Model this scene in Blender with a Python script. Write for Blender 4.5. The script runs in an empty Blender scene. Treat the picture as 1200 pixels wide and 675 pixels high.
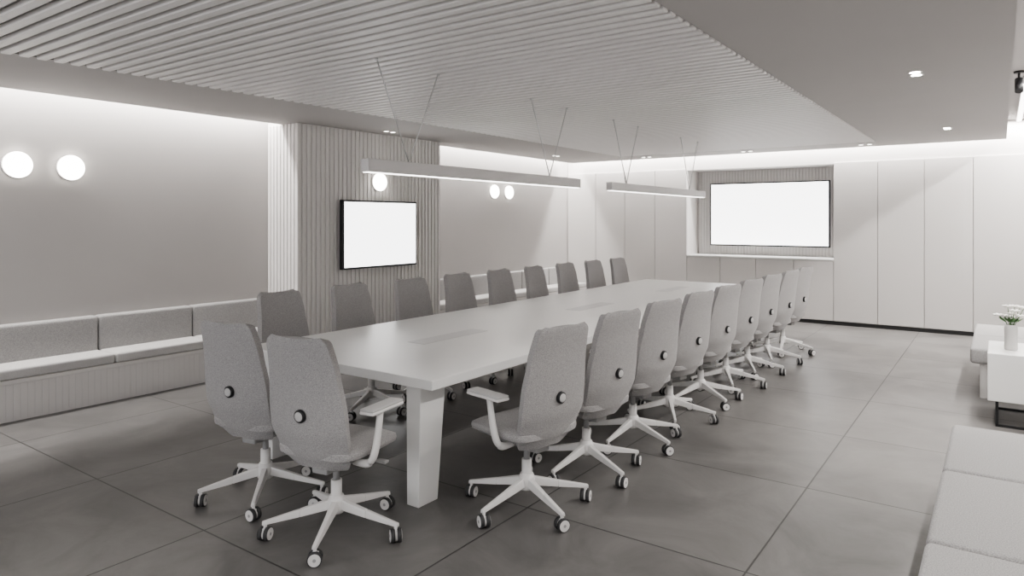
import bpy, bmesh, math, random
from mathutils import Vector, Matrix
random.seed(4)
scene = bpy.context.scene
COL = scene.collection
scene.view_settings.look = 'AgX - Medium High Contrast'

# ------------------------------------------------------------------ materials
def new_mat(name):
    m = bpy.data.materials.new(name); m.use_nodes = True
    nt = m.node_tree
    return m, nt, nt.nodes['Principled BSDF']

def plain(name, col, rough=0.5, metal=0.0, var=0.03, scale=6.0, bump=0.0):
    m, nt, b = new_mat(name)
    tc = nt.nodes.new('ShaderNodeTexCoord')
    n = nt.nodes.new('ShaderNodeTexNoise'); n.inputs['Scale'].default_value = scale
    n.inputs['Detail'].default_value = 5
    nt.links.new(tc.outputs['Object'], n.inputs['Vector'])
    r = nt.nodes.new('ShaderNodeValToRGB')
    r.color_ramp.elements[0].position = 0.3; r.color_ramp.elements[1].position = 0.7
    r.color_ramp.elements[0].color = tuple(max(0, c*(1-var)) for c in col)+(1,)
    r.color_ramp.elements[1].color = tuple(min(1, c*(1+var)) for c in col)+(1,)
    nt.links.new(n.outputs['Fac'], r.inputs['Fac'])
    nt.links.new(r.outputs['Color'], b.inputs['Base Color'])
    b.inputs['Roughness'].default_value = rough
    b.inputs['Metallic'].default_value = metal
    return m

def fabric(name, c0, c1, scale=260):
    m, nt, b = new_mat(name)
    tc = nt.nodes.new('ShaderNodeTexCoord')
    n = nt.nodes.new('ShaderNodeTexNoise'); n.inputs['Scale'].default_value = scale
    n.inputs['Detail'].default_value = 4; n.inputs['Roughness'].default_value = 0.75
    nt.links.new(tc.outputs['Object'], n.inputs['Vector'])
    r = nt.nodes.new('ShaderNodeValToRGB')
    r.color_ramp.elements[0].position = 0.38; r.color_ramp.elements[1].position = 0.62
    r.color_ramp.elements[0].color = c0+(1,); r.color_ramp.elements[1].color = c1+(1,)
    nt.links.new(n.outputs['Fac'], r.inputs['Fac'])
    nt.links.new(r.outputs['Color'], b.inputs['Base Color'])
    b.inputs['Roughness'].default_value = 0.95
    b.inputs['Sheen Weight'].default_value = 0.12
    bp = nt.nodes.new('ShaderNodeBump'); bp.inputs['Strength'].default_value = 0.15
    bp.inputs['Distance'].default_value = 0.001
    nt.links.new(n.outputs['Fac'], bp.inputs['Height'])
    nt.links.new(bp.outputs['Normal'], b.inputs['Normal'])
    return m

def emit(name, col, s):
    m, nt, b = new_mat(name)
    b.inputs['Base Color'].default_value = col+(1,)
    b.inputs['Emission Color'].default_value = col+(1,)
    b.inputs['Emission Strength'].default_value = s
    b.inputs['Roughness'].default_value = 0.4
    return m

def floor_mat():
    m, nt, b = new_mat('floor_stone_tile')
    tc = nt.nodes.new('ShaderNodeTexCoord')
    mp = nt.nodes.new('ShaderNodeMapping'); mp.inputs['Location'].default_value = (0.94+12, -4.34+12.0, 0)
    nt.links.new(tc.outputs['Object'], mp.inputs['Vector'])
    br = nt.nodes.new('ShaderNodeTexBrick')
    br.offset = 0.0; br.squash = 1.0
    br.inputs['Scale'].default_value = 1.0
    br.inputs['Brick Width'].default_value = 1.2
    br.inputs['Row Height'].default_value = 1.2
    br.inputs['Mortar Size'].default_value = 0.005
    br.inputs['Mortar Smooth'].default_value = 0.2
    br.inputs['Color1'].default_value = (0.95, 0.95, 0.95, 1)
    br.inputs['Color2'].default_value = (1.05, 1.05, 1.05, 1)
    br.inputs['Mortar'].default_value = (0.3, 0.3, 0.3, 1)
    nt.links.new(mp.outputs['Vector'], br.inputs['Vector'])
    n = nt.nodes.new('ShaderNodeTexNoise'); n.inputs['Scale'].default_value = 1.9
    n.inputs['Detail'].default_value = 10; n.inputs['Roughness'].default_value = 0.66
    n.inputs['Distortion'].default_value = 0.7
    nt.links.new(tc.outputs['Object'], n.inputs['Vector'])
    r = nt.nodes.new('ShaderNodeValToRGB')
    r.color_ramp.elements[0].position = 0.32; r.color_ramp.elements[1].position = 0.70
    r.color_ramp.elements[0].color = FLOOR0; r.color_ramp.elements[1].color = FLOOR1
    nt.links.new(n.outputs['Fac'], r.inputs['Fac'])
    mx = nt.nodes.new('ShaderNodeMixRGB'); mx.blend_type = 'MULTIPLY'; mx.inputs[0].default_value = 1
    nt.links.new(r.outputs['Color'], mx.inputs[1]); nt.links.new(br.outputs['Color'], mx.inputs[2])
    nt.links.new(mx.outputs[0], b.inputs['Base Color'])
    r2 = nt.nodes.new('ShaderNodeMapRange')
    r2.inputs['To Min'].default_value = 0.28; r2.inputs['To Max'].default_value = 0.45
    nt.links.new(n.outputs['Fac'], r2.inputs['Value'])
    nt.links.new(r2.outputs[0], b.inputs['Roughness'])
    bp = nt.nodes.new('ShaderNodeBump'); bp.inputs['Strength'].default_value = 0.5
    bp.inputs['Distance'].default_value = 0.003; bp.invert = True
    nt.links.new(br.outputs['Fac'], bp.inputs['Height'])
    nt.links.new(bp.outputs['Normal'], b.inputs['Normal'])
    return m
FLOOR0 = (0.128, 0.124, 0.121, 1); FLOOR1 = (0.222, 0.215, 0.209, 1)
M_FLOOR = floor_mat()
M_WALL = plain('wall_paint_grey', (0.50, 0.482, 0.47), 0.8, var=0.015, scale=2)
M_CEIL = plain('ceiling_paint', (0.49, 0.475, 0.468), 0.85, var=0.01, scale=2)
M_SLAT = plain('ceiling_slat_white', (0.80, 0.785, 0.775), 0.45, var=0.01)
M_DECK = plain('ceiling_deck_grey', (0.56, 0.55, 0.545), 0.9, var=0.01)
M_PANEL = plain('cabinet_panel_white', (0.65, 0.63, 0.615), 0.45, var=0.01, scale=2)
M_RIB = plain('ribbed_panel_grey', (0.74, 0.72, 0.705), 0.6, var=0.01)
M_DARK = plain('toe_kick_black', (0.02, 0.02, 0.02), 0.6)
M_TABLE = plain('table_lacquer_white', (0.84, 0.84, 0.83), 0.32, var=0.01, scale=3)
M_TABLE2 = plain('table_cable_flap', (0.70, 0.70, 0.70), 0.4, var=0.01)
M_FAB = fabric('chair_fabric_grey', (0.25, 0.246, 0.245), (0.49, 0.478, 0.475), 280)
M_SOFA = fabric('bench_fabric_grey', (0.27, 0.266, 0.263), (0.49, 0.48, 0.475), 220)
M_SOFA_L = fabric('bench_fabric_light', (0.46, 0.45, 0.44), (0.68, 0.67, 0.66), 220)
M_WHITE = plain('chair_plastic_white', (0.77, 0.76, 0.75), 0.35, var=0.01)
M_GREYP = plain('chair_plastic_grey', (0.38, 0.38, 0.38), 0.5, var=0.01)
M_ARM = plain('armpad_grey', (0.55, 0.545, 0.54), 0.6, var=0.01)
M_BLK = plain('black_plastic', (0.018, 0.018, 0.02), 0.4)
M_TREAD = plain('caster_tread_dark', (0.05, 0.05, 0.052), 0.5)
M_ALU = plain('pendant_aluminium', (0.60, 0.59, 0.59), 0.4, 0.1, var=0.01)
M_WIRE = plain('steel_wire', (0.62, 0.62, 0.62), 0.4, 0.5)
M_SCREEN = emit('screen_white_glow', (1.0, 1.0, 1.0), 3.0)
M_LAMP = emit('sconce_opal_glow', (1.0, 0.95, 0.88), 9.0)
M_PEND = emit('pendant_diffuser', (1.0, 0.98, 0.95), 4.5)
M_LED = emit('downlight_glow', (1.0, 0.96, 0.9), 40.0)
M_LED2 = emit('downlight_dim_glow', (1.0, 0.96, 0.9), 8.0)
M_GREEN = plain('stem_green', (0.08, 0.18, 0.06), 0.6, var=0.2)
M_PETAL = plain('petal_white', (0.85, 0.84, 0.8), 0.6)
M_CER = plain('vase_ceramic', (0.58, 0.57, 0.56), 0.25)

# ------------------------------------------------------------------ builder
class MB:
    def __init__(s): s.bm = bmesh.new()
    def _merge(s, t, mi, smooth=False):
        for f in t.faces: f.material_index = mi; f.smooth = smooth
        me = bpy.data.meshes.new('tmp'); t.to_mesh(me); t.free()
        s.bm.from_mesh(me); bpy.data.meshes.remove(me)
    def box(s, lo, hi, mi=0, bev=0.0, seg=2, rot=None, piv=None, smooth=False):
        t = bmesh.new(); bmesh.ops.create_cube(t, size=1)
        c = [(a+b)/2 for a, b in zip(lo, hi)]; d = [abs(b-a) for a, b in zip(lo, hi)]
        for v in t.verts: v.co = Vector((v.co.x*d[0]+c[0], v.co.y*d[1]+c[1], v.co.z*d[2]+c[2]))
        if bev > 0: bmesh.ops.bevel(t, geom=t.edges[:], offset=bev, segments=seg, profile=0.5, affect='EDGES')
        if rot is not None: bmesh.ops.rotate(t, verts=t.verts, cent=piv or c, matrix=rot)
        s._merge(t, mi, smooth or bev > 0 and seg > 2)
        return s
    def fastbox(s, lo, hi, mi=0):
        bm = s.bm
        x0, y0, z0 = lo; x1, y1, z1 = hi
        vs = [bm.verts.new(p) for p in ((x0,y0,z0),(x1,y0,z0),(x1,y1,z0),(x0,y1,z0),(x0,y0,z1),(x1,y0,z1),(x1,y1,z1),(x0,y1,z1))]
        for q in ((3,2,1,0),(4,5,6,7),(0,1,5,4),(1,2,6,5),(2,3,7,6),(3,0,4,7)):
            f = bm.faces.new([vs[i] for i in q]); f.material_index = mi
        return s
    def hexa(s, b, tp, mi=0, bev=0.0, seg=2):
        t = bmesh.new(); vs = [t.verts.new(p) for p in list(b)+list(tp)]
        for q in ((3,2,1,0),(4,5,6,7),(0,1,5,4),(1,2,6,5),(2,3,7,6),(3,0,4,7)):
            t.faces.new([vs[i] for i in q])
        bmesh.ops.recalc_face_normals(t, faces=t.faces)
        if bev > 0: bmesh.ops.bevel(t, geom=t.edges[:], offset=bev, segments=seg, profile=0.5, affect='EDGES')
        s._merge(t, mi)
        return s
    def cyl(s, p0, p1, r0, r1=None, mi=0, seg=24, smooth=True):
        r1 = r0 if r1 is None else r1
        p0 = Vector(p0); p1 = Vector(p1); L = (p1-p0).length
        t = bmesh.new()
        bmesh.ops.create_cone(t, cap_ends=True, segments=seg, radius1=r0, radius2=r1, depth=L)
        q = Vector((0,0,1)).rotation_difference((p1-p0).normalized())
        bmesh.ops.transform(t, matrix=Matrix.Translation((p0+p1)/2) @ q.to_matrix().to_4x4(), verts=t.verts)
        for f in t.faces: f.material_index = mi; f.smooth = smooth and len(f.verts) == 4
        me = bpy.data.meshes.new('tmp'); t.to_mesh(me); t.free()
        s.bm.from_mesh(me); bpy.data.meshes.remove(me)
        return s
    def lathe(s, prof, mi=0, seg=32, M=None):
        t = bmesh.new(); rings = []
        for r, z in prof:
            rings.append([t.verts.new((r*math.cos(2*math.pi*i/seg), r*math.sin(2*math.pi*i/seg), z)) for i in range(seg)])
        for a, b in zip(rings, rings[1:]):
            for i in range(seg): t.faces.new((a[i], a[(i+1)%seg], b[(i+1)%seg], b[i]))
        t.faces.new(rings[0][::-1]); t.faces.new(rings[-1])
        bmesh.ops.recalc_face_normals(t, faces=t.faces)
        if M is not None: bmesh.ops.transform(t, matrix=M, verts=t.verts)
        s._merge(t, mi, True)
        return s
    def tube(s, pts, rad, mi=0, seg=10, flat=1.0):
        P = [Vector(p) for p in pts]; out = []; R = rad if isinstance(rad, (list, tuple)) else [rad]*len(P); rr = []
        n = 6
        for i in range(len(P)-1):
            a = P[max(i-1,0)]; b = P[i]; c = P[i+1]; d = P[min(i+2,len(P)-1)]
            for k in range(n):
                t = k/n
                out.append(0.5*((2*b)+(c-a)*t+(2*a-5*b+4*c-d)*t*t+(3*b-3*c+d-a)*t**3)); rr.append(R[i]*(1-t)+R[i+1]*t)
        out.append(P[-1]); rr.append(R[-1])
        t = bmesh.new(); rings = []
        for i, p in enumerate(out):
            d = (out[min(i+1,len(out)-1)]-out[max(i-1,0)]).normalized()
            u = Vector((1,0,0)) if abs(d.x) < 0.8 else Vector((0,1,0))
            v = d.cross(u).normalized(); u = v.cross(d).normalized()
            rings.append([t.verts.new(p+rr[i]*(math.cos(2*math.pi*k/seg)*u*flat+math.sin(2*math.pi*k/seg)*v)) for k in range(seg)])
        for a, b in zip(rings, rings[1:]):
            for i in range(seg): t.faces.new((a[i], a[(i+1)%seg], b[(i+1)%seg], b[i]))
        t.faces.new(rings[0][::-1]); t.faces.new(rings[-1])
        bmesh.ops.recalc_face_normals(t, faces=t.faces)
        s._merge(t, mi, True)
        return s
    def mesh(s, name, mats):
        me = bpy.data.meshes.new(name); s.bm.to_mesh(me); s.bm.free()
        for m in mats: me.materials.append(m)
        return me
    def obj(s, name, mats, parent=None):
        o = bpy.data.objects.new(name, s.mesh(name, mats)); COL.objects.link(o)
        if parent: o.parent = parent
        return o
def child(name, me, parent):
    o = bpy.data.objects.new(name, me); COL.objects.link(o); o.parent = parent; return o
def empty(name, loc=(0,0,0), rz=0):
    e = bpy.data.objects.new(name, None); COL.objects.link(e); e.location = loc; e.rotation_euler = (0,0,rz)
    e.empty_display_size = 0.1; return e

# ------------------------------------------------------------------ room dims
XL, XR, YB, YF, ZT, ZC = -6.8, 1.15, -2.6, 11.35, 2.95, 2.67
PX, PY0, PY1 = -6.25, 4.71, 7.05      # pillar
NX0, NX1, NZ0, NZ1, NY = -4.40, -2.07, 1.0, 2.46, 11.9
MB().box((XL-.15, YB-.15, -.1), (XR+.15, YF+.75, 0)).obj('floor', [M_FLOOR])
MB().box((XL-.15, YB-.15, 0), (XL, YF+.75, ZT)).obj('wall_left', [M_WALL])
MB().box((XR, YB-.15, 0), (XR+.15, YF+.75, ZT)).obj('wall_right', [M_WALL])
MB().box((XL, NY, 0), (XR, NY+.2, ZT)).obj('wall_far', [M_PANEL])
# built-in cabinets with TV niche
cab = empty('built_in_cabinet', (0, 0, 0))
w = MB(); g = .004
w.fastbox((XL+g, YF+.02, 0), (NX0, NY-g, ZT-g)); w.fastbox((NX1, YF+.02, 0), (XR-g, NY-g, ZT-g))
w.fastbox((NX0, YF+.02, 0), (NX1, NY-g, NZ0-.02)); w.fastbox((NX0, YF+.02, NZ1), (NX1, NY-g, ZT-g))
w.obj('carcass', [M_PANEL], cab)
p = MB()
seams = [XL+.008, -6.18, -5.58, -4.99, -4.40]
for a, b in zip(seams, seams[1:]): p.box((a+.004, YF-.004, .06), (b-.004, YF+.02, 2.48), bev=.002, seg=1)
seams = [-2.07, -1.47, -.88, -.30, .29, .88, XR-.003]
for a, b in zip(seams, seams[1:]): p.box((a+.004, YF-.004, .06), (b-.004, YF+.02, 2.48), bev=.002, seg=1)
seams = [-4.40, -3.82, -3.235, -2.65, -2.07]
for a, b in zip(seams, seams[1:]): p.box((a+.004, YF-.004, .06), (b-.004, YF+.02, .975), bev=.002, seg=1)
p.obj('door_panels', [M_PANEL], cab)
MB().box((XL+g, YF-.002, 0), (XR-g, YF+.018, .052)).obj('toe_kick', [M_DARK], cab)
MB().box((NX0, YF-.02, .98), (NX1, NY-g, 1.005), bev=.003).obj('niche_countertop', [M_TABLE], cab)
r = MB(); x = NX0+.02
while x < NX1-.04:
    r.box((x, NY-.014, 1.005), (x+.040, NY-g, NZ1), bev=.004, seg=1); x += .05
r.obj('niche_ribbed_back', [M_RIB], cab)
# unseen back wall behind camera; window openings added to let in world fill light
b = MB()
b.fastbox((XL, YB-.15, 0), (XR, YB, .5)); b.fastbox((XL, YB-.15, 2.5), (XR, YB, ZT))
for x0 in (XL, -4.9, -2.95, -1.0, XR-.25): b.fastbox((x0, YB-.15, .5), (x0+.25, YB, 2.5))
b.obj('wall_back', [M_WALL])
# pillar
pl = MB(); pl.fastbox((XL, PY0+.012, 0), (PX-.012, PY1-.012, ZT))
n = int((PY1-PY0)/.065)
for i in range(n+1):
    yy = PY0+i*(PY1-PY0-.046)/n
    pl.box((PX-.014, yy, 0), (PX, yy+.046, ZC-.003), bev=.008, seg=2)
n = 9
for i in range(n):
    xx = XL+.01+i*(PX-XL-.06)/(n-1)
    pl.box((xx, PY0, 0), (xx+.046, PY0+.014, ZC-.003), bev=.008, seg=2)
    pl.box((xx, PY1-.014, 0), (xx+.046, PY1, ZC-.003), bev=.008, seg=2)
pl.obj('wall_pillar_ribbed', [M_RIB])
# ceiling
EL, EF, ER = -6.55, 11.1, .07
SX0, SX1, SY0, SY1 = -5.15, -1.37, -.6, 10.33
c = MB()
c.fastbox((EL, YB, ZC), (SX0, EF, ZC+.08))
c.fastbox((SX1, YB, ZC), (ER, EF, ZC+.08))
c.fastbox((SX0, YB, ZC), (SX1, SY0, ZC+.08)); c.fastbox((SX0, SY1, ZC), (SX1, EF, ZC+.08))
c.fastbox((SX0-.05, SY0-.05, ZC+.08), (SX1+.05, SY1+.05, ZC+.1), 1)
c.fastbox((XL-.15, YB-.15, ZT), (XR+.15, YF+.75, ZT+.1))
c.obj('ceiling', [M_CEIL, M_DECK])
s = MB(); y = SY0+.03
while y < SY1-.05:
    s.box((SX0+.002, y, ZC-.014), (SX1-.002, y+.060, ZC+.02), bev=.006, seg=1); y += .1
# carrier rails holding the slats to the deck
for x in (-4.9, -3.9, -2.6, -1.6): s.fastbox((x, SY0+.02, ZC+.018), (x+.03, SY1-.02, ZC+.079))
s.obj('ceiling_slats', [M_SLAT])

# ------------------------------------------------------------------ lights
def area(name, loc, sx, sy, power, rot=(0,0,0), col=(1,.97,.94)):
    l = bpy.data.lights.new(name, 'AREA'); l.shape = 'RECTANGLE'; l.size = sx; l.size_y = sy
    l.energy = power; l.color = col
    o = bpy.data.objects.new(name, l); COL.objects.link(o); o.location = loc; o.rotation_euler = rot; return o
KC = 24.0
def cove_y(x, y0, y1, k=1.0): area('cove_light', (x, (y0+y1)/2, 2.93), .06, y1-y0, KC*k*(y1-y0))
cove_y(-6.68, YB, PY0-.02); cove_y(-6.68, PY1+.02, 11.2)
area('cove_light', (-2.9, 11.23, 2.93), 7.3, .06, KC*1.1*7.3)
cove_y(.45, YB, 5.0, .55); cove_y(.45, 5.0, 11.2, 1.3)
def downlight(x, y, ax='x', P=28, lm=None, q=1.0):
    e = empty('recessed_downlight', (x, y, ZC))
    m = MB()
    for d in (-.055, .055):
        dx, dy = (d, 0) if ax == 'x' else (0, d)
        m.lathe([(.048*q, -.004), (.048*q, .0), (.03*q, .0), (.03*q, -.004)], 0, 20, Matrix.Translation((dx, dy, 0)))
        m.cyl((dx, dy, -.0055), (dx, dy, -.001), .034*q, mi=1, seg=20)
    m.obj('trim_and_lens', [M_SLAT, lm or M_LED], e)
    l = bpy.data.lights.new('spot', 'SPOT'); l.energy = P; l.spot_size = math.radians(70); l.spot_blend = .9
    l.shadow_soft_size = .05; l.color = (1, .95, .88)
    o = bpy.data.objects.new('spot', l); COL.objects.link(o); o.parent = e; o.location = (0, 0, -.03)
for y, P in ((1.2, 25), (5.76, 150), (9.4, 160)): downlight(-.5, y, 'y', P)
for y in (.6, 5.85, 9.65): downlight(-6.0, y, 'y', 24, M_LED2, .8)
for x in (-4.88, -3.2, -1.55): downlight(x, 10.75, 'x', 24, M_LED2, .8)

e = empty('linear_ceiling_light', (.2, 9.5, 2.93))
MB().box((-.03, -1.5, -.05), (.03, 1.5, .015), bev=.003).obj('housing', [M_ALU], e)
MB().box((-.025, -1.48, -.056), (.025, 1.48, -.048)).obj('diffuser', [M_PEND], e)
e = empty('track_spotlight', (.14, 7.7, 2.93))
MB().cyl((0, 0, 0), (0, 0, .018), .04).cyl((0, 0, -.05), (0, 0, .005), .01).cyl((0, .02, -.05), (0, -.03, -.17), .032).obj('spot_body', [M_BLK], e)

def pendant(y0, y1):
    e = empty('linear_pendant_lamp', (-3.3, (y0+y1)/2, 1.95)); h = (y1-y0)/2
    MB().box((-.035, -h, -.04), (.035, h, .045), bev=.003).obj('housing', [M_ALU], e)
    MB().box((-.028, -h+.01, -.044), (.028, h-.01, -.038)).obj('diffuser', [M_PEND], e)
    for i, yy in enumerate((-h+.4, h-.5)):
        m = MB()
        for d in (-.3, .3):
            m.cyl((0, yy, .045), (0, yy+d, ZC-.016-1.95), .0045, seg=6)
            m.cyl((0, yy+d, ZC-.03-1.95), (0, yy+d, ZC-.016-1.95), .012, seg=12)
        m.cyl((0, yy, .04), (0, yy, .06), .008, seg=10)
        m.obj('suspension_wire_%d' % (i+1), [M_WIRE], e)
pendant(3.0, 5.7); pendant(6.35, 9.1)

def sconce(x, y, z=2.07, rz=0):
    e = empty('round_wall_sconce', (x, y, z), rz)
    R = Matrix.Rotation(math.pi/2, 4, 'Y')
    MB().lathe([(.112, 0), (.112, .02), (.10, .022)], 0, 40, R).obj('backplate', [M_WHITE], e)
    MB().lathe([(.108, .022), (.111, .034), (.104, .048), (.08, .058), (.05, .063), (.01, .065)], 0, 40, R).obj('opal_diffuser', [M_LAMP], e)
for y in (2.27, 2.68, 8.98, 9.39): sconce(XL, y)
sconce(PX, 5.9)
sconce(.5, YF-.004, 1.45, -math.pi/2)

def tv(name, org, w_, h_, rz, depth=.06, br=.028):
    e = empty(name, org, rz)
    MB().box((-w_/2, 0, -h_/2), (w_/2, depth, h_/2), bev=.004).obj('casing', [M_BLK], e)
    MB().box((-w_/2+.02, -.002, -h_/2+.022), (w_/2-.02, .002, h_/2-.02)).obj('screen_panel', [M_SCREEN], e)
    MB().box((-.15, depth, -.12), (.15, depth+br, .12)).obj('wall_bracket', [M_BLK], e)
tv('television', (PX+.088, 5.88, 1.43), 1.22, .81, math.pi/2)
tv('television', (-3.175, NY-.11, 1.70), 1.94, 1.08, 0, br=.03)

# ------------------------------------------------------------------ benches
def rib_face_x(m, x, y0, y1, z0, z1, mi, d=.003, pit=.05):
    y = y0
    while y < y1-.02:
        m.fastbox((min(x, x+d), y, z0), (max(x, x+d), min(y+pit*.9, y1), z1), mi); y += pit
def left_bench(y0, y1, cuts):
    e = empty('wall_bench', (0, 0, 0))
    m = MB(); m.box((XL+.003, y0, 0), (-6.385, y1, .30)); rib_face_x(m, -6.385, y0, y1, .0, .30, 0, .002)
    m.box((XL+.003, y0, .30), (-6.36, y1, .335), bev=.003)
    m.obj('plinth', [M_RIB], e)
    st = MB(); bk = MB()
    for a, b in zip(cuts, cuts[1:]):
        st.box((-6.68, a+.004, .337), (-6.35, b-.004, .425), bev=.022, seg=4)
        bk.box((XL+.004, a+.004, .337), (-6.67, b-.004, .73), bev=.025, seg=4)
    st.obj('seat_cushions', [M_SOFA_L], e); bk.obj('back_cushions', [M_SOFA], e)
left_bench(YB+.01, PY0-.01, [-2.59, -1.63, -.73, .17, 1.07, 1.97, 2.87, 3.76, 4.69])
left_bench(PY1+.01, YF-.03, [7.07, 7.92, 8.78, 9.63, 10.49, 11.31])
def right_bench(y0, cuts):
    e = empty('upholstered_bench', (0, 0, 0)); y1 = cuts[-1]
    m = MB(); m.box((-.14, y0+.06, 0), (XR-.01, y1-.06, .31))
    x = -.14
    while x < XR-.05:
        m.fastbox((x, y0+.052, 0), (x+.03, y0+.06, .29)); m.fastbox((x, y1-.06, 0), (x+.03, y1-.052, .29)); x += .05
    rib_face_x(m, -.14, y0+.06, y1-.06, 0, .29, 0, -.008)
    m.obj('plinth', [M_RIB], e)
    st = MB()
    for a, b in zip([y0]+cuts, cuts): st.box((-.22, a+.003, .312), (.62, b-.003, .45), bev=.025, seg=4)
    st.obj('seat_cushions', [M_SOFA], e)
    bk = MB()
    for a, b in zip([y0]+cuts, cuts): bk.box((.90, a+.003, .45), (XR-.005, b-.003, .80), bev=.03, seg=4)
    bk.box((.625, y0, .312), (XR-.005, y1, .448), bev=.02, seg=3)
    bk.obj('back_cushions', [M_SOFA], e)
right_bench(-.62, [.25, 1.12, 1.99, 2.87, 3.74, 4.6])
right_bench(7.4, [8.3, 9.2])

e = empty('side_table', (.4, 6.8, 0))
MB().box((-.48, -.34, .2), (.48, .34, .57), bev=.006).obj('cabinet_body', [M_TABLE], e)
m = MB()
for x in (-.42, .42):
    for y in (-.3, .3): m.box((x-.009, y-.009, 0), (x+.009, y+.009, .2))
    m.box((x-.009, -.3, 0), (x+.009, .3, .018))
for y in (-.3, .3): m.box((-.42, y-.009, .0), (.42, y+.009, .018))
m.obj('metal_frame', [M_BLK], e)
e = empty('flower_vase', (.07, 6.72, .57))
MB().lathe([(.04, 0), (.045, .01), (.042, .10), (.045, .17), (.040, .20), (.034, .20), (.036, .16)], 0, 24).obj('vase', [M_CER], e)
st = MB(); fl = MB()
for k in range(12):
    a = k*2.4; rr = .03+.07*random.random(); h = .24+.11*random.random()
    tip = Vector((rr*math.cos(a), rr*math.sin(a), h))
    st.tube([(0.01*math.cos(a), .01*math.sin(a), .12), (tip.x*.4, tip.y*.4, .22), tip], .0025, seg=5)
    for q in range(6):
        b_ = q*math.pi/3
        d = Vector((math.cos(b_), math.sin(b_), .35)).normalized()
        t = bmesh.new(); bmesh.ops.create_uvsphere(t, u_segments=8, v_segments=6, radius=1)
        rot = Vector((1,0,0)).rotation_difference(d).to_matrix().to_4x4()
        bmesh.ops.transform(t, matrix=Matrix.Translation(tip+d*.02) @ rot @ Matrix.Diagonal((.021,.013,.007,1)), verts=t.verts)
        fl._merge(t, 0, True)
    t = bmesh.new(); bmesh.ops.create_uvsphere(t, u_segments=8, v_segments=6, radius=1)
    bmesh.ops.transform(t, matrix=Matrix.Translation(Vector((tip.x*.7, tip.y*.7, .235))) @ Matrix.Rotation(a, 4, 'Z') @ Matrix.Rotation(-.6, 4, 'Y') @ Matrix.Diagonal((.03,.011,.002,1)), verts=t.verts)
    st._merge(t, 0, True)
st.obj('stems', [M_GREEN], e); fl.obj('blossoms', [M_PETAL], e)

# ------------------------------------------------------------------ table
TX0, TX1, TY0, TY1, TZ = -4.2, -2.47, 2.72, 9.25, .74
e = empty('conference_table', ((TX0+TX1)/2, (TY0+TY1)/2, 0))
def rel(m, name, mats): o = m.obj(name, mats, e); o.location = -e.location; return o
rel(MB().box((TX0, TY0, TZ-.055), (TX1, TY1, TZ), bev=.004), 'tabletop', [M_TABLE])
rel(MB().box((TX0+.3, TY0+.25, TZ-.10), (TX1-.3, TY1-.25, TZ-.055)), 'underframe', [M_TABLE])
k = 0
for sx, xo in ((1, TX0), (-1, TX1)):
    for ya, sg in ((TY0, 1), ((TY0+TY1)/2, 0), (TY1, -1)):
        k += 1
        def P(dx, y, z): return (xo+sx*dx, y, z)
        if sg == 0: yb0, yb1, yt0, yt1 = ya-.09, ya+.09, ya-.11, ya+.11
        else:
            yt0, yt1 = ya+sg*.05, ya+sg*.26; yb0, yb1 = ya+sg*.06, ya+sg*.22
        bo = [P(.155, yb0, 0), P(.245, yb0, 0), P(.245, yb1, 0), P(.155, yb1, 0)]
        to = [P(.13, yt0, TZ-.055), P(.24, yt0, TZ-.055), P(.24, yt1, TZ-.055), P(.13, yt1, TZ-.055)]
        rel(MB().hexa(bo, to, bev=.003, seg=1), 'leg_%d' % k, [M_TABLE])
f = MB()
for yc in (3.85, 6.0, 8.1):
    f.box((-3.40, yc-.36, TZ), (-3.24, yc+.36, TZ+.0015), bev=.0005, seg=1)
rel(f, 'cable_flaps', [M_TABLE2])

# ------------------------------------------------------------------ chairs
def back_mesh():
    bm = bmesh.new(); NV, NU = 30, 14; Z0, Z1 = .395, 1.04
    def lerp(tab, v):
        for (a, x), (b_, y_) in zip(tab, tab[1:]):
            if v <= b_: t = (v-a)/(b_-a); t = t*t*(3-2*t)*.5+t*.5; return x+(y_-x)*t
        return tab[-1][1]
    W = [(0, .37), (.12, .42), (.3, .46), (.45, .455), (.75, .41), (1, .37)]
    YY = [(0, -.165), (.12, -.20), (.3, -.232), (.5, -.24), (.75, -.255), (1, -.285)]
    rows = []
    for j in range(NV+1):
        v = .5-.5*math.cos(math.pi*j/NV)
        w_ = lerp(W, v)
        R_ = .035; r_ = R_/(Z1-Z0)
        t = min(v, 1-v)
        if t < r_: w_ -= 2*R_*(1-math.sqrt(max(0, 1-((r_-t)/r_)**2)))
        y = lerp(YY, v); z = Z0+v*(Z1-Z0)
        rows.append([bm.verts.new((w_/2*(2*i/NU-1), y+(.055-.045*v)*(2*i/NU-1)**2, z)) for i in range(NU+1)])
    for a, b_ in zip(rows, rows[1:]):
        for i in range(NU): bm.faces.new((a[i], a[i+1], b_[i+1], b_[i]))
    me = bpy.data.meshes.new('t'); bm.to_mesh(me); bm.free()
    o = bpy.data.objects.new('t', me); COL.objects.link(o)
    m1 = o.modifiers.new('s', 'SOLIDIFY'); m1.thickness = .042; m1.offset = 0
    m2 = o.modifiers.new('b', 'BEVEL'); m2.width = .014; m2.segments = 4; m2.limit_method = 'ANGLE'; m2.angle_limit = math.radians(50)
    dg = bpy.context.evaluated_depsgraph_get()
    out = bpy.data.meshes.new_from_object(o.evaluated_get(dg)); out.name = 'backrest'
    bpy.data.objects.remove(o)
    for pz in out.polygons: pz.use_smooth = True
    out.materials.clear(); out.materials.append(M_FAB)
    return out
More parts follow.
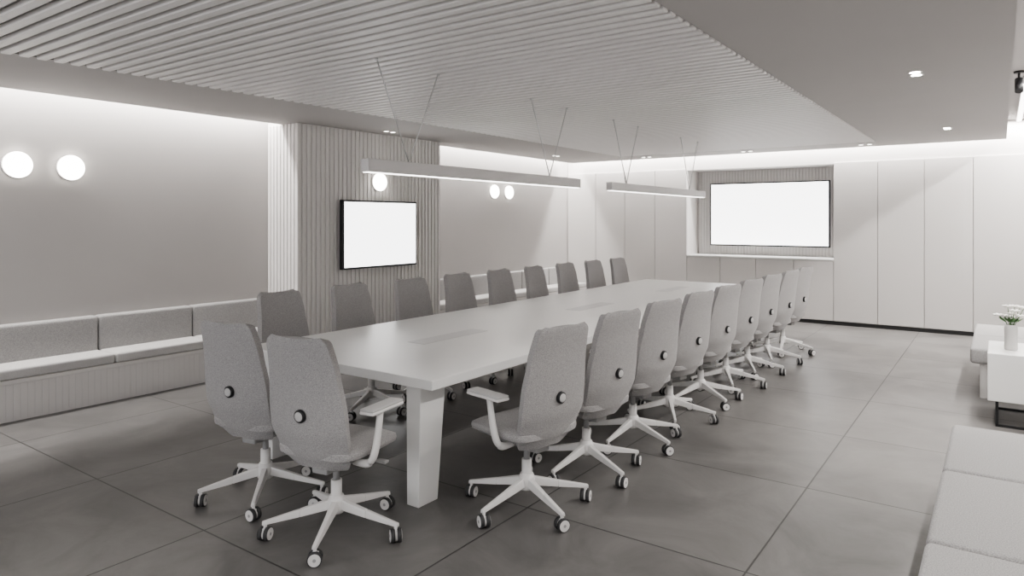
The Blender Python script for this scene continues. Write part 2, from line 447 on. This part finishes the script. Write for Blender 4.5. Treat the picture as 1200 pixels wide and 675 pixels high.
def seat_mesh():
    m = MB()
    t = bmesh.new(); bmesh.ops.create_cube(t, size=1)
    bmesh.ops.subdivide_edges(t, edges=t.edges[:], cuts=9, use_grid_fill=True)
    for v in t.verts:
        x, y, z = v.co*2
        k = (abs(x)**5+abs(y)**5)**(1/5); mx = max(abs(x), abs(y), 1e-6); f = mx/k if k > 0 else 1
        x2, y2 = x*f, y*f
        rim = max(abs(x), abs(y))
        th = .038*(1-.55*max(0, (rim-.7)/.3)**2)
        wz = .245+.008*(-y2)
        zz = z*th + .455 - .02*max(0, y2-.4)**2*2 + .008*x2*x2
        v.co = Vector((x2*wz*(1-.02*abs(z)), y2*.235+.03, zz))
    m._merge(t, 0, True)
    return m.mesh('seat', [M_FAB])
BACK, SEAT = back_mesh(), seat_mesh()
PAN = MB().hexa([(-.09,-.10,.36),(.09,-.10,.36),(.09,.10,.36),(-.09,.10,.36)],
                [(-.2,-.17,.425),(.2,-.17,.425),(.2,.2,.425),(-.2,.2,.425)], bev=.008, seg=2)
PAN.box((-.05, -.13, .335), (.05, .08, .37), bev=.01)
PAN.cyl((.09, .02, .385), (.27, .04, .39), .006, seg=8); PAN.box((.23, .02, .382), (.29, .055, .396), bev=.004)
PAN = PAN.mesh('seat_pan', [M_GREYP])
def arm_mesh(sg):
    m = MB()
    m.tube([(sg*.16, -.06, .405), (sg*.25, -.065, .41), (sg*.285, -.06, .46), (sg*.285, -.03, .56), (sg*.275, .0, .655)], [.018, .021, .022, .02, .019], flat=.8)
    m.box((sg*.272-.042, -.11, .655), (sg*.272+.042, .15, .672), bev=.007, seg=2)
    m.box((sg*.272-.04, -.108, .670), (sg*.272+.04, .148, .684), 1, bev=.006, seg=3)
    return m.mesh('armrest', [M_WHITE, M_ARM])
ARM = [arm_mesh(1), arm_mesh(-1)]
KNOB = MB()
Rk = Matrix.Translation((0, -.256, .66)) @ Matrix.Rotation(math.radians(93), 4, 'X')
KNOB.lathe([(.032, 0), (.032, .014), (.027, .018)], 0, 28, Rk)
KNOB.lathe([(.024, .012), (.023, .020), (.018, .022)], 1, 28, Rk)
KNOB = KNOB.mesh('lumbar_knob', [M_BLK, M_ARM])
COLM = MB().cyl((0,0,.14),(0,0,.27),.028).cyl((0,0,.27),(0,0,.345),.017, mi=1).mesh('gas_lift_column', [M_WHITE, M_GREYP])
def base_mesh():
    m = MB(); m.lathe([(.035, .10), (.046, .11), (.046, .165), (.036, .19)], 0, 28)
    for i in range(5):
        R = Matrix.Rotation(2*math.pi*i/5, 4, 'Z')
        def sec(r, hw, z0, z1): return [R @ Vector(p) for p in ((r,-hw,z0),(r,hw,z0),(r,hw*.75,z1),(r,-hw*.75,z1))]
        m.hexa(sec(.02,.022,.125,.175), sec(.18,.016,.10,.137), bev=.004)
        m.hexa(sec(.18,.016,.10,.137), sec(.36,.012,.077,.096), bev=.004)
        m.cyl(R @ Vector((.345,0,.05)), R @ Vector((.345,0,.085)), .009, seg=10)
    return m.mesh('star_base', [M_WHITE])
BASE = base_mesh()
def caster_mesh():
    m = MB()
    for sx in (-1, 1):
        m.cyl((sx*.006, 0, .034), (sx*.026, 0, .034), .034, mi=1, seg=24)
        m.cyl((sx*.012, 0, .034), (sx*.0285, 0, .034), .029, mi=0, seg=24)
        m.cyl((sx*.028, 0, .034), (sx*.030, 0, .034), .008, mi=2, seg=12)
    m.cyl((-.008, 0, .034), (.008, 0, .034), .028, mi=0, seg=16)
    m.box((-.012, -.014, .04), (.012, .018, .064), 0, bev=.004)
    return m.mesh('caster', [M_WHITE, M_TREAD, M_GREYP])
CAST = caster_mesh()
def chair(x, y, rz, base_rot):
    e = empty('office_chair', (x, y, 0), rz)
    child('backrest', BACK, e); child('seat', SEAT, e); child('seat_pan', PAN, e)
    child('armrest_1', ARM[0], e); child('armrest_2', ARM[1], e); child('lumbar_knob', KNOB, e)
    child('gas_lift_column', COLM, e)
    b_ = child('star_base', BASE, e); b_.rotation_euler = (0, 0, base_rot)
    for i in range(5):
        a = base_rot+2*math.pi*i/5
        c_ = child('caster_%d' % (i+1), CAST, e)
        c_.location = (.345*math.cos(a), .345*math.sin(a), 0)
        c_.rotation_euler = (0, 0, a+random.uniform(-.7, .7))
H = math.pi/2
for i in range(9):
    chair(-2.16+random.uniform(-.012,.012), 3.15+.69*i, H-.17+random.uniform(-.04,.04), random.uniform(0, 1.2))
    chair(-4.32+random.uniform(-.012,.012), 3.29+.72*i, -H+random.uniform(-.05,.05), random.uniform(0, 1.2))
chair(-2.775, 2.33, math.radians(10), .1)
chair(-3.48, 2.40, math.radians(10), .3)

# ------------------------------------------------------------------ world & camera
wd = bpy.data.worlds.new('World'); scene.world = wd; wd.use_nodes = True
bg = wd.node_tree.nodes['Background']; bg.inputs[0].default_value = (.98, .98, 1, 1); bg.inputs[1].default_value = 2.9
cam = bpy.data.cameras.new('camera'); co = bpy.data.objects.new('camera', cam); COL.objects.link(co)
cam.sensor_width = 36; cam.lens = 24.0
cam.shift_y = -(337.5-258)/1200
co.location = (0, 0, 1.6); co.rotation_euler = (math.pi/2, 0, math.radians(35.56))
cam.clip_start = .05
scene.camera = co
